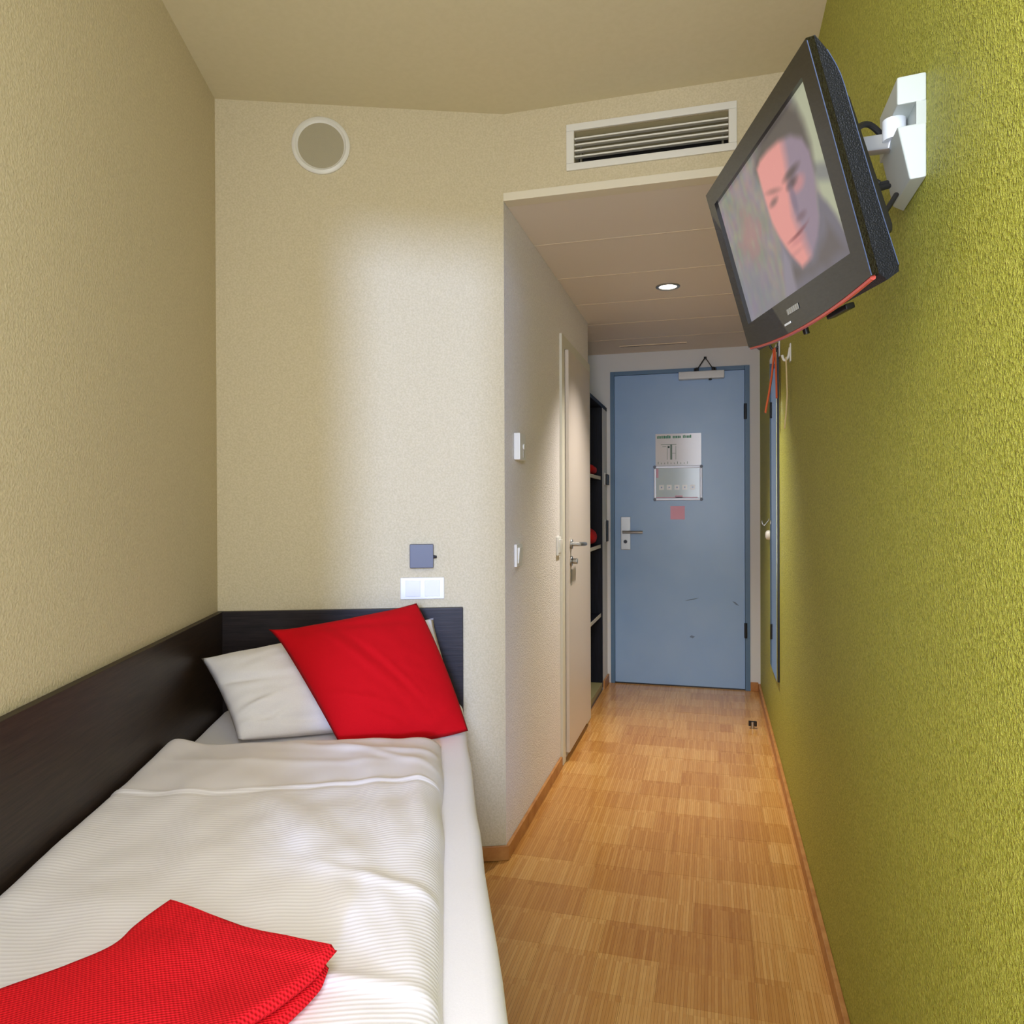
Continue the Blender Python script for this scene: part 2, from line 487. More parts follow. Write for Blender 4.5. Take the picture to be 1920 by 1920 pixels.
obj('lock_cylinder', MB().cyl((-.570, YD - .006, .955), (-.570, YD - .016, .955), .012).box((-.574, YD - .018, .944), (-.566, YD - .008, .950)), 'darksteel', leaf)
for z0, z1 in ((1.750, 1.850), (.341, .437)):
    obj('hinge', MB().cyl((.199, YD - .012, z0), (.199, YD - .012, z1), .009, seg=16).box((.190, YD - .004, z0 + .01), (.222, YD + .001, z1 - .01)), 'darksteel', d1)
cl_ = obj('door_closer', MB().box((-.218, YD - .05, 2.018), (.070, YD, 2.068), .006), 'silver', d1)
obj('closer_valve', MB().cyl((-.018, YD - .025, 2.019), (-.018, YD - .025, 2.010), .010), 'blackrub', cl_)
ca = MB()
ca.tube([(-.100, YD - .03, 2.080), (-.052, YD - .05, 2.148)], .004, smooth=0); ca.tube([(.000, YD - .03, 2.080), (-.046, YD - .05, 2.148)], .003, smooth=0)
ca.cyl((-.10, YD - .03, 2.066), (-.10, YD - .03, 2.092), .010); ca.cyl((0, YD - .03, 2.066), (0, YD - .03, 2.092), .009)
ca.cyl((-.115, YD - .03, 2.066), (-.115, YD - .03, 2.088), .006); ca.cyl((.014, YD - .03, 2.066), (.014, YD - .03, 2.088), .006)
ca.cyl((-.049, YD - .05, 2.142), (-.049, YD - .05, 2.156), .009)
obj('closer_arm', ca, 'darksteel', cl_)
# scuffs worn into the paint, thin patches on the leaf
def scuff(x0, z0, x1, z1, wdt):
    a = Vector((x0, YD + .0012, z0)); b = Vector((x1, YD + .0012, z1)); d = (b - a); n_ = Vector((-d.z, 0, d.x)).normalized() * wdt
    t = bmesh.new(); pts = [a, a.lerp(b, .4) + n_, b, a.lerp(b, .6) - n_]
    lo = [t.verts.new(p) for p in pts]; hi = [t.verts.new(p + Vector((0, .001, 0))) for p in pts]
    t.faces.new(lo); t.faces.new(hi[::-1])
    for i in range(4): t.faces.new((lo[i], hi[i], hi[(i + 1) % 4], lo[(i + 1) % 4]))
    bmesh.ops.recalc_face_normals(t, faces=t.faces[:])
    obj('scuff_mark', t, 'scuff', leaf)
scuff(-.185, .567, -.090, .590, .004); scuff(.115, .575, .160, .545, .006); scuff(-.155, .33, -.120, .335, .010)

# signs on the entrance door
sg = thing('escape_plan', 'white laminated floor plan with green headline on blue door', 'sign', ((-.3705 - .0757) / 2, YD, 1.4585))
obj('sheet', MB().box((-.3705, YD - .0015, 1.4585), (-.0757, YD + .002, 1.671), .0005), mat('laminated_paper', srgb(236, 236, 246), 0.14), sg, smooth=False)
gp = MB()
x = -.360
for i in range(22):                                  # the headline: blurred green capitals
    wd = random.choice((.006, .008, .010))
    if i not in (9, 15): gp.box((x, YD - .0024, 1.640), (x + wd, YD - .0014, 1.640 + random.choice((.016, .018, .020))))
    x += wd + .0022
    if x > -.140: break
obj('green_headline', gp, mat('green_print', srgb(18, 132, 92), .4), sg, smooth=False)
pl = MB()
for lo, hi in (((-.335, 1.598), (-.235, 1.601)), ((-.275, 1.500), (-.262, 1.598)), ((-.295, 1.500), (-.2925, 1.590)), ((-.240, 1.500), (-.2375, 1.590)), ((-.325, 1.585), (-.300, 1.588)), ((-.262, 1.540), (-.240, 1.542))):
    pl.box((lo[0], YD - .0022, lo[1]), (hi[0], YD - .0014, hi[1]))
for i in range(10):
    pl.box((-.355 + i * .021, YD - .0022, 1.470), (-.3515 + i * .021, YD - .0014, 1.470 + (.010 if i % 3 else .016)))
obj('plan_drawing', pl, mat('plan_ink', srgb(122, 146, 140), .5), sg, smooth=False)
obj('location_dot', MB().box((-.290, YD - .0024, 1.576), (-.279, YD - .0014, 1.590)), mat('plan_dot', srgb(30, 70, 66), .5), sg, smooth=False)

nf = thing('notice_frame', 'silver snap frame with pale notice and row of small squares on blue door', 'frame', ((-.3816 - .0695) / 2, YD, 1.2296))
f = MB(); X0, X1, Z0, Z1 = -.3816, -.0695, 1.2296, 1.4580
for lo, hi in (((X0, Z0), (X1, Z0 + .016)), ((X0, Z1 - .016), (X1, Z1)), ((X0, Z0 + .016), (X0 + .016, Z1 - .016)), ((X1 - .016, Z0 + .016), (X1, Z1 - .016))):
    f.box((lo[0], YD - .011, lo[1]), (hi[0], YD + .002, hi[1]), .003)
obj('frame', f, mat('anodised_frame', srgb(214, 218, 232), .35, .2), nf)
fcm = mat('frame_corner', srgb(92, 104, 128), .4)
for a in (X0, X1):
    for b in (Z0, Z1):
        obj('corner_cap', MB().cyl((a + (.006 if a == X0 else -.006), YD - .0118, b + (.006 if b == Z0 else -.006)), (a + (.006 if a == X0 else -.006), YD, b + (.006 if b == Z0 else -.006)), .010, seg=16), fcm, nf)
obj('notice', MB().box((X0 + .014, YD - .005, Z0 + .014), (X1 - .014, YD + .001, Z1 - .014)), mat('glossy_notice_print', srgb(206, 226, 242), .12), nf, smooth=False)
pic, bic = mat('pale_icon_print', srgb(240, 245, 252), .2), mat('blue_icon_print', srgb(150, 168, 206), .2)
for i in range(5):
    a = X0 + .034 + i * .050
    io = obj('icon', MB().box((a, YD - .0058, 1.300), (a + .032, YD - .0048, 1.332)), pic, nf, smooth=False)
    obj('icon_centre', MB().box((a + .011, YD - .0062, 1.311), (a + .021, YD - .0056, 1.321)), bic, io, smooth=False)
obj('pink_logo_print', MB().box((-.243, YD - .0058, 1.247), (-.196, YD - .0048, 1.262)).box((X0 + .016, YD - .0058, 1.247), (X1 - .03, YD - .0050, 1.252)).box((X0 + .016, YD - .0058, 1.38), (X0 + .030, YD - .0050, 1.44)), mat('pink_print', srgb(214, 146, 176), .3), nf, smooth=False)
single('pink_sticker', MB().box((-.2746, YD - .0008, 1.1039), (-.182, YD + .002, 1.1921), .0004), 'pink', 'plain pink square sticker under the silver frame on blue door', 'sticker', (-.228, YD, 1.104))

# ------------------------------------------------------------------ bathroom door in the corridor wall
d2 = sroot('door_2', (XC, 3.66, 0))
f = MB()
f.box((XC - .002, 3.300, 0.004), (XC + .012, 3.362, 1.985), .002); f.box((XC - .002, 3.965, .004), (XC + .012, 4.085, 1.985), .002); f.box((XC - .002, 3.362, 1.925), (XC + .012, 3.965, 1.985), .002)
obj('door_frame', f, mat('pale_grey_frame', srgb(220, 216, 200), .45), d2)
lf = obj('door_leaf', MB().box((XC + .0125, 3.364, .045), (XC + .030, 3.962, 1.922), .002), 'leafbeige', d2)
obj('handle_rose', MB().cyl((XC + .030, 3.405, 1.015), (XC + .038, 3.405, 1.015), .024, bev=.003), 'steel', lf)
obj('door_handle', MB().cyl((XC + .038, 3.405, 1.015), (XC + .075, 3.405, 1.015), .010).tube([(XC + .072, 3.398, 1.015), (XC + .080, 3.44, 1.014), (XC + .078, 3.53, 1.010)], .0095), 'steel', lf)
obj('thumb_turn', MB().cyl((XC + .030, 3.405, .935), (XC + .037, 3.405, .935), .024, bev=.003).cyl((XC + .037, 3.405, .935), (XC + .062, 3.405, .935), .012, .014, bev=.003), 'steel', lf)
obj('strike_plate', MB().box((XC + .0295, 3.40, .82), (XC + .0312, 3.432, .895)), mat('grey_plate', srgb(150, 146, 136), .5), lf)

# ------------------------------------------------------------------ wardrobe shelf unit in the niche
XF = -0.694
wu = thing('wardrobe_shelf', 'dark open shelf unit with pale shelf edges beside the blue door', 'shelf', (-.90, 4.42, 0))
obj('side_panel', MB().box((-1.10, 4.722, .02), (XF, 4.744, 1.832), .001), 'wardrobe', wu)
obj('side_panel', MB().box((-1.10, 4.095, .02), (XF, 4.115, 1.832), .001), 'wardrobe', wu)
obj('back_panel', MB().box((-1.10, 4.115, .02), (-1.088, 4.722, 1.832)), 'wardrobe', wu)
obj('top_panel', MB().box((-1.10, 4.095, 1.833), (XF, YD - .002, 1.857), .001), 'wardrobe', wu)
obj('plinth', MB().box((-1.10, 4.095, .0), (XF - .002, 4.742, .019)), 'black', wu)
bs = obj('bottom_shelf', MB().box((-1.087, 4.116, .020), (XF - .001, 4.721, .052)), mat('olive_shelf_board', srgb(150, 140, 96), .5), wu)
SHZ = (1.385, .945, .500)
for z in SHZ:
    sh = obj('shelf_board', MB().box((-1.087, 4.116, z - .020), (XF - .012, 4.721, z), .001), 'wardrobe', wu)
    obj('edge_strip', MB().box((XF - .0118, 4.116, z - .021), (XF - .008, 4.721, z + .001), .001), 'shelfedge', sh)

def towel(yc, z, hgt, lab):
    t = bmesh.new(); nu, nv = 16, 22; g = []
    for i in range(nu + 1):
        a = math.pi * i / nu
        g.append([])
        for j in range(nv):
            b = 2 * math.pi * j / nv
            rx, ry = .12, .13
            s_ = math.sin(a) ** .6
            p = Vector((rx * s_ * abs(math.cos(b)) ** .6 * (1 if math.cos(b) > 0 else -1), ry * s_ * abs(math.sin(b)) ** .6 * (1 if math.sin(b) > 0 else -1), hgt / 2 * (1 - abs(math.cos(a)) ** .8 * (1 if math.cos(a) > 0 else -1))))
            p += p.normalized() * noise.noise(p * 22) * .010
            p.z = max(p.z, 0.0008)
            g[-1].append(t.verts.new(p + Vector((-.83, yc, z))))
    for i in range(nu):
        for j in range(nv):
            t.faces.new((g[i][j], g[i][(j + 1) % nv], g[i + 1][(j + 1) % nv], g[i + 1][j]))
    bmesh.ops.remove_doubles(t, verts=t.verts[:], dist=1e-5)
    bmesh.ops.recalc_face_normals(t, faces=t.faces[:])
    single('red_towel', t, 'redtowel', lab, 'towel', (-.85, yc, z), 'red towels in the wardrobe', angle=80)
towel(4.57, SHZ[0] + .001, .075, 'folded red towel on the upper shelf of dark wardrobe')
towel(4.57, SHZ[1] + .001, .11, 'rolled red towel on the shelf at door handle height')

ks = thing('key_card_switch', 'black key card switch, upper one on strip beside blue door', 'switch', (XF, 4.87, 1.335))
obj('switch_plate', MB().box((XF, 4.835, 1.335), (XF + .006, 4.925, 1.415), .002), 'silver', ks)
obj('card_holder', MB().box((XF + .006, 4.850, 1.335), (XF + .020, 4.925, 1.405), .003), 'black', ks)
k2 = thing('wall_switch_panel', 'tall black switch panel, lower one on strip beside blue door', 'switch', (XF, 4.88, .955))
obj('switch_plate', MB().box((XF, 4.848, .955), (XF + .005, 4.935, 1.105), .002), 'silver', k2)
obj('switch_body', MB().box((XF + .005, 4.858, .958), (XF + .014, 4.93, 1.098), .003), 'black', k2)

# ------------------------------------------------------------------ switches, thermostat, vent, speaker, lights
th = thing('thermostat', 'white box thermostat high on grey corridor wall', 'thermostat', (XC, 2.54, 1.36))
tb_ = obj('housing', MB().box((XC, 2.498, 1.357), (XC + .023, 2.580, 1.452), .003), 'white', th)
obj('dial', MB().cyl((XC + .023, 2.545, 1.405), (XC + .028, 2.545, 1.405), .010, bev=.001), 'white', th)
obj('slider_slot', MB().box((XC + .0225, 2.540, 1.366), (XC + .0242, 2.552, 1.392)), mat('slot_grey', srgb(190, 186, 178), .5), th)
def switch1(y0, y1, z0, z1, lab):
    s_ = thing('light_switch', lab, 'switch', (XC, (y0 + y1) / 2, z0), 'single switches on the corridor wall')
    obj('frame', MB().box((XC, y0, z0), (XC + .010, y1, z1), .002), 'white', s_)
    obj('rocker', MB().prism([(XC + .009, z0 + .012), (XC + .013, z0 + .012), (XC + .018, z1 - .012), (XC + .009, z1 - .012)], lambda a, b, h: (a, h, b), y0 + .012, y1 - .012, .001), 'white', s_)
switch1(2.498, 2.572, .978, 1.058, 'white light switch below the thermostat on corridor wall')
switch1(3.212, 3.284, .972, 1.055, 'white light switch right beside the bathroom door frame')

def bedwall_box(mb, x0, x1, z0, z1, d0, d1, bev=0):
    return mb.box((x0, -d1, z0), (x1, -d0, z1), bev, mtx=BM)
def BMat(x, d, z):
    return BM @ Matrix.Translation((x, -d, z))
ds = thing('double_switch', 'white double rocker switch above headboard and red cushion', 'switch', BMat(.658, 0, .886))
obj('frame', bedwall_box(MB(), .586, .730, .886, .957, 0, .009, .002), 'white', ds)
for a in (.602, .666):
    rk = MB().prism([(-.008, .895), (-.012, .895), (-.016, .947), (-.008, .947)], lambda p, q, h: BM @ Vector((h, p, q)), a, a + .049, .001)
    obj('rocker', rk, 'white', ds)
gl = thing('reading_lamp', 'dark grey square wall fitting with tiny side knob above double switch', 'lamp', BMat(.656, 0, .99))
obj('body', bedwall_box(MB(), .617, .695, .990, 1.0685, 0, .028, .003), 'grey', gl)
obj('knob', MB().cyl(BL(.694, .014, 1.026), BL(.706, .014, 1.026), .006, .004, 16), 'blackrub', gl)

sp_ = thing('wall_speaker', 'round white wall speaker with grey grille below the ceiling', 'speaker', BMat(.335, 0, 2.28))
obj('ring', MB().lathe([(.080, 0), (.0935, 0), (.0935, .006), (.089, .010), (.082, .011), (.078, .006), (.070, .002), (.070, 0)], BL(.335, 0, 2.374), NB, 56), 'whitepaint', sp_)
gm = mat('speaker_grille_metal', srgb(168, 158, 130), .7)
tt = noise_tex(gm, 900, 0); bump(gm, tt.outputs[0], .4, .001)
obj('grille', MB().lathe([(.0001, .001), (.072, .001), (.074, .004), (.066, .0045), (.04, .005), (.0001, .0055)], BL(.335, 0, 2.374), NB, 56), gm, sp_)

vt = thing('air_vent', 'white rectangular air vent with horizontal slats over corridor', 'vent', (-.194, YH, 2.2904))
vf = MB(); fx0, fx1, fz0, fz1 = -.462, .073, 2.290, 2.441
vf.box((fx0, YH - .008, fz0), (fx1, YH, VZ0), .002); vf.box((fx0, YH - .008, VZ1), (fx1, YH, fz1), .002)
vf.box((fx0, YH - .008, VZ0), (VX0, YH, VZ1), .002); vf.box((VX1, YH - .008, VZ0), (fx1, YH, VZ1), .002)
obj('frame', vf, 'whitepaint', vt)
dk = MB()
dk.box((VX0, YH + .085, VZ0), (VX1, YH + .09, VZ1)); dk.box((VX0, YH + .002, VZ0), (VX1, YH + .085, VZ0 + .002))
obj('duct', dk, 'dark', vt, smooth=False)
obj('deflector', MB().prism([(YH + .004, VZ1 - .001), (YH + .060, VZ1 - .030), (YH + .060, VZ1 - .024), (YH + .010, VZ1 - .001)], lambda a, b, h: (h, a, b), VX0 + .001, VX1 - .001).prism([(YH + .03, VZ1 - .046), (YH + .05, VZ1 - .062), (YH + .052, VZ1 - .058), (YH + .032, VZ1 - .042)], lambda a, b, h: (h, a, b), VX0 + .001, VX1 - .001), mat('duct_metal', srgb(150, 138, 104), .5), vt)
for z in (2.391, 2.3715, 2.352, 2.333):
    obj('slat', MB().prism([(YH - .002, z), (YH - .002, z + .005), (YH + .020, z + .0085), (YH + .020, z + .0035)], lambda a, b, h: (h, a, b), VX0 + .0005, VX1 - .0005), 'whitepaint', vt)
for a in (VX0 + .014, VX1 - .020):
    obj('end_bracket', MB().box((a, YH + .024, VZ0 + .003), (a + .006, YH + .04, VZ1 - .04)), mat('bracket_metal', srgb(120, 112, 90), .5), vt)

dl = thing('downlight', 'small round recessed ceiling downlight glowing in the corridor', 'lamp', (-.203, 3.508, HS))
obj('ring', MB().lathe([(.040, -.001), (.056, -.001), (.056, .003), (.050, .006), (.042, .005), (.040, .001)], (-.203, 3.508, HS), (0, 0, -1), 40), 'steel', dl)
obj('bulb', MB().lathe([(.0001, -.0005), (.0405, -.0005), (.039, .002), (.0001, .004)], (-.203, 3.508, HS), (0, 0, -1), 32), 'lampglow', dl)
L = bpy.data.lights.new('downlight_beam', 'SPOT'); L.energy = 135; L.color = (1, 0.93, 0.86); L.spot_size = math.radians(98); L.spot_blend = 1.0; L.shadow_soft_size = 0.035
o = bpy.data.objects.new('downlight_beam', L); COL.objects.link(o); o.location = (-.203, 3.508, HS - .012)

sv = thing('slot_vent', 'thin pale slot vent in the corridor ceiling near blue door', 'vent', (-.37, 4.738, HS))
obj('frame', MB().box((-.578, 4.722, HS - .005), (-.158, 4.734, HS + .001), .001), 'joint', sv)
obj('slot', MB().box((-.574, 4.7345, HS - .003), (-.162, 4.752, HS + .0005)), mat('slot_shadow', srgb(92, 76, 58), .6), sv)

# ------------------------------------------------------------------ things on the green wall
mr = thing('wall_mirror', 'tall narrow mirror with dark edge on far green wall', 'mirror', (XG, 3.73, .39))
obj('backing', MB().box((XG - .010, 3.530, .389), (XG, 3.930, 1.930), .001), 'black', mr)
obj('glass', MB().box((XG - .0135, 3.535, .392), (XG - .0102, 3.926, 1.927)), 'mirror', mr)
hk = thing('coat_hook', 'dark peg hook above the mirror on green wall', 'hook', (XG, 3.50, 1.89))
obj('hook_plate', MB().box((XG - .006, 3.485, 1.86), (XG, 3.515, 1.94), .002), 'silver', hk)
obj('peg', MB().tube([(XG - .004, 3.50, 1.905), (XG - .030, 3.50, 1.895), (XG - .042, 3.50, 1.915)], .005), 'darksteel', hk)
rb = bmesh.new()
def strap(bm, pts, wv, thick):
    wv = Vector(wv); L_ = []
    for i, p in enumerate(pts):
        p = Vector(p); d = (Vector(pts[min(i + 1, len(pts) - 1)]) - Vector(pts[max(i - 1, 0)])).normalized(); n_ = d.cross(wv.normalized()).normalized() * thick
        L_.append([bm.verts.new(p + wv + n_), bm.verts.new(p - wv + n_), bm.verts.new(p - wv - n_), bm.verts.new(p + wv - n_)])
    for i in range(len(L_) - 1):
        for k in range(4):
            bm.faces.new((L_[i][k], L_[i][(k + 1) % 4], L_[i + 1][(k + 1) % 4], L_[i + 1][k]))
    bm.faces.new(L_[0][::-1]); bm.faces.new(L_[-1])
strap(rb, [(XG - .026, 3.50, 1.895), (XG - .026, 3.50, 1.86), (XG - .034, 3.49, 1.78), (XG - .046, 3.49, 1.70), (XG - .062, 3.49, 1.61)], (.002, .016, 0), .0035)
strap(rb, [(XG - .024, 3.47, 1.893), (XG - .020, 3.47, 1.83), (XG - .018, 3.465, 1.74), (XG - .017, 3.46, 1.67)], (.001, .016, 0), .0035)
bmesh.ops.recalc_face_normals(rb, faces=rb.faces[:])
single('orange_ribbon', rb, 'orange', 'orange ribbon hanging from the hook at the mirror top', 'ribbon', (XG - .03, 3.5, 1.61))
h2 = thing('coat_hook', 'white coat hook on green wall under television, nearer than the mirror', 'hook', (XG, 3.01, 1.75))
obj('hook_plate', MB().box((XG - .005, 2.995, 1.745), (XG, 3.025, 1.815), .002), 'white', h2)
obj('peg', MB().tube([(XG - .003, 3.01, 1.80), (XG - .010, 3.01, 1.765), (XG - .024, 3.01, 1.752), (XG - .032, 3.01, 1.772)], .005), 'white', h2)
sb = bmesh.new()  # added strap, standing in for the pale light streak beside the hook's shadow
strap(sb, [(XG - .018, 3.01, 1.762), (XG - .016, 3.01, 1.70), (XG - .014, 3.012, 1.62), (XG - .017, 3.02, 1.55), (XG - .022, 3.03, 1.49)], (.001, .010, 0), .0025)
bmesh.ops.recalc_face_normals(sb, faces=sb.faces[:])
single('light_streak_strap', sb, 'beige', 'beige strap added for the pale light streak below white hook on green wall', 'strap', (XG - .016, 3.01, 1.49))
single('door_buffer', MB().lathe([(.0001, 0), (.026, 0), (.026, .008), (.022, .017), (.012, .022), (.0001, .023)], (XG, 4.14, 1.035), (-1, 0, 0), 28), 'white', 'round white door buffer left of mirror on green wall', 'buffer', (XG, 4.14, 1.01))
single('wall_hook', MB().lathe([(.0001, 0), (.009, 0), (.009, .003), (.0001, .004)], (XG, 4.19, 1.115), (-1, 0, 0), 16).tube([(XG, 4.19, 1.115), (XG - .012, 4.19, 1.100), (XG - .024, 4.19, 1.086), (XG - .034, 4.19, 1.096), (XG - .036, 4.19, 1.112)], .003), 'steel', 'tiny curled metal hook above white buffer on green wall', 'hook', (XG, 4.19, 1.09))
fs = thing('floor_stop', 'small black and chrome door stop on parquet by green wall', 'stopper', (.199, 4.12, 0))
obj('post', MB().cyl((.199, 4.12, 0), (.199, 4.12, .036), .010, bev=.001), 'steel', fs)
obj('rubber_buffer', MB().cyl((.185, 4.12, .014), (.185, 4.12, .040), .007, seg=14).cyl((.213, 4.12, .014), (.213, 4.12, .040), .008, seg=14).box((.185, 4.116, .034), (.213, 4.124, .040)), 'blackrub', fs)

# ------------------------------------------------------------------ television (local: x to viewer's right, y up, z out of the screen)
TN = Vector((-0.93350, -0.22486, -0.27930)); TR = Vector((0.24501, -0.96874, -0.03898)); TU = Vector((-0.26180, -0.10482, 0.95941))
TC = Vector((0.08783, 1.21842, 1.62681))
TM = Matrix(((TR.x, TU.x, TN.x, TC.x), (TR.y, TU.y, TN.y, TC.y), (TR.z, TU.z, TN.z, TC.z), (0, 0, 0, 1)))
tv = thing('television', 'black flat television with man on screen, mounted on green wall', 'television', TM)
def T_(mb):
    mb.bm.transform(TM); return mb
HW, HT, HB = .250, .1495, -.1495
SX0, SX1, SY0, SY1 = -.217, .215, -.110, .120
def bow(x):                                   # lower edge of the front bows down
    return HB - .0135 * (1 - (x / HW) ** 2)
# front bezel ring with opening for the screen
t = bmesh.new(); NS = 24
outer = []
for i in range(NS + 1): outer.append((-HW + 2 * HW * i / NS, None))
def vv(x, y, z): return t.verts.new((x, y, z))
top_o = [vv(-HW + 2 * HW * i / NS, HT, 0) for i in range(NS + 1)]
bot_o = [vv(-HW + 2 * HW * i / NS, bow(-HW + 2 * HW * i / NS), 0) for i in range(NS + 1)]
top_i = [vv(SX0 + (SX1 - SX0) * i / NS, SY1, 0) for i in range(NS + 1)]
bot_i = [vv(SX0 + (SX1 - SX0) * i / NS, SY0, 0) for i in range(NS + 1)]
top_r = [vv(SX0 + (SX1 - SX0) * i / NS, SY1, -.008) for i in range(NS + 1)]
bot_r = [vv(SX0 + (SX1 - SX0) * i / NS, SY0, -.008) for i in range(NS + 1)]
top_b = [vv(v.co.x, v.co.y, -.010) for v in top_o]; bot_b = [vv(v.co.x, v.co.y, -.010) for v in bot_o]
for i in range(NS):
    t.faces.new((top_o[i], top_i[i], top_i[i + 1], top_o[i + 1])); t.faces.new((bot_i[i], bot_o[i], bot_o[i + 1], bot_i[i + 1]))
    t.faces.new((top_i[i], top_r[i], top_r[i + 1], top_i[i + 1])); t.faces.new((bot_r[i], bot_i[i], bot_i[i + 1], bot_r[i + 1]))
    t.faces.new((top_b[i], top_o[i], top_o[i + 1], top_b[i + 1])); t.faces.new((bot_o[i], bot_b[i], bot_b[i + 1], bot_o[i + 1]))
for a in (0, NS):
    t.faces.new((top_o[a], bot_o[a], bot_i[a], top_i[a])); t.faces.new((top_i[a], bot_i[a], bot_r[a], top_r[a])); t.faces.new((top_o[a], top_b[a], bot_b[a], bot_o[a]))
bmesh.ops.recalc_face_normals(t, faces=t.faces[:])
bz = MB(); bz.add(t)
M['gloss'] = mat('glossy_black_bezel', (0.006, 0.004, 0.002, 1), 0.03, spec=0.5)
obj('bezel', T_(bz), 'gloss', tv, angle=20)
# housing: side profile tapers to the top, deep bulge in the middle
hs = bmesh.new()
prof = [(HT, -.0102), (.1500, -.0115), (.129, -.021), (.096, -.029), (.042, -.0305), (-.06, -.0325), (-.146, -.036), (-.154, -.034), (-.160, -.018), (-.1495, -.0102)]
L_ = [hs.verts.new((-HW, a, b)) for a, b in prof]; R_ = [hs.verts.new((HW, a, b)) for a, b in prof]
for i in range(len(prof)):
    j = (i + 1) % len(prof); hs.faces.new((L_[i], L_[j], R_[j], R_[i]))
hs.faces.new(L_); hs.faces.new(R_[::-1])
bmesh.ops.recalc_face_normals(hs, faces=hs.faces[:])
mb = MB(); mb.add(hs)
M['tvside'] = mat('textured_black_plastic', (0.004, 0.005, 0.010, 1), 0.30, spec=0.4)
tt = noise_tex(M['tvside'], 520, 2, .6, 'obj'); bump(M['tvside'], tt.outputs[0], 0.5, 0.002)
ho = obj('housing', T_(mb), 'tvside', tv, angle=20)
mb = MB().prism([(-.19, .10), (.19, .10), (.21, -.10), (-.21, -.10)], lambda a, b, h: (a, b, h), -.070, -.030, .012)
obj('rear_cover', T_(mb), 'blackrub', tv)
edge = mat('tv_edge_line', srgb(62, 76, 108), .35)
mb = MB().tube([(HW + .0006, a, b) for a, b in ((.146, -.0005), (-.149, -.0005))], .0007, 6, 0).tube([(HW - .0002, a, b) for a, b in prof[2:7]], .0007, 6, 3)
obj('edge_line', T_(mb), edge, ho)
# red translucent lip along the lower edge
mb = MB().tube([(x, bow(x) - .0015, -.004) for x in [-HW + .004 + (2 * HW - .008) * i / 20 for i in range(21)]], .0036, 8, 1)
M['lip'] = mat('red_acrylic_lip', srgb(186, 78, 70), 0.12)
obj('lower_lip', T_(mb), 'lip', tv)
# marks below the screen
lg = MB(); x = -.026
for wd in (.006, .007, .008, .007, .007, .008):
    lg.box((x, -.1365, .0006), (x + wd, -.1275, .0014), .0003); x += wd + .0011
obj('badge', T_(lg), mat('pale_badge', srgb(150, 150, 144), .4), tv)
obj('power_light', T_(MB().box((-.050, -.1500, .0004), (-.022, -.1465, .0014), .0006)), 'silver', tv)
obj('foot_peg', T_(MB().cyl((-.05, -.158, -.03), (-.05, -.172, -.03), .005)), 'black', tv)
obj('foot_mount', T_(MB().box((.02, -.166, -.050), (.09, -.157, -.036), .002)), 'black', tv)
# the picture on the screen, given as colours per vertex of a fine grid
FACE = [(-.011, .095), (.010, .101), (.045, .100), (.086, .095), (.128, .084), (.158, .066), (.169, .044), (.166, .017), (.156, -.008), (.147, -.038), (.127, -.060), (.095, -.079), (.054, -.083), (.026, -.054), (.004, -.021), (-.008, .008), (-.011, .045)]
HAIR = [(-.020, .095), (-.006, .110), (.030, .122), (.085, .130), (.142, .124), (.166, .104), (.174, .080), (.176, .050), (.168, .020), (.150, .05), (.12, .075), (.05, .09), (-.012, .08)]
JACKET = [(.160, -.012), (.178, -.030), (.193, -.054), (.209, -.090), (.23, -.12), (-.03, -.12), (-.022, -.087), (.004, -.030), (.03, -.05), (.09, -.07), (.14, -.045)]
SHIRT = [(.004, -.032), (.020, -.062), (.012, -.120), (-.040, -.120), (-.022, -.080)]
def sdf(P, x, y):
    d = 9; ins = False; n_ = len(P)
    for i in range(n_):
        x0, y0 = P[i]; x1, y1 = P[(i + 1) % n_]
        ex, ey = x1 - x0, y1 - y0; k = max(0, min(1, ((x - x0) * ex + (y - y0) * ey) / (ex * ex + ey * ey)))
        d = min(d, math.hypot(x - x0 - k * ex, y - y0 - k * ey))
        if (y0 > y) != (y1 > y) and x < ex * (y - y0) / ey + x0: ins = not ins
    return -d if ins else d
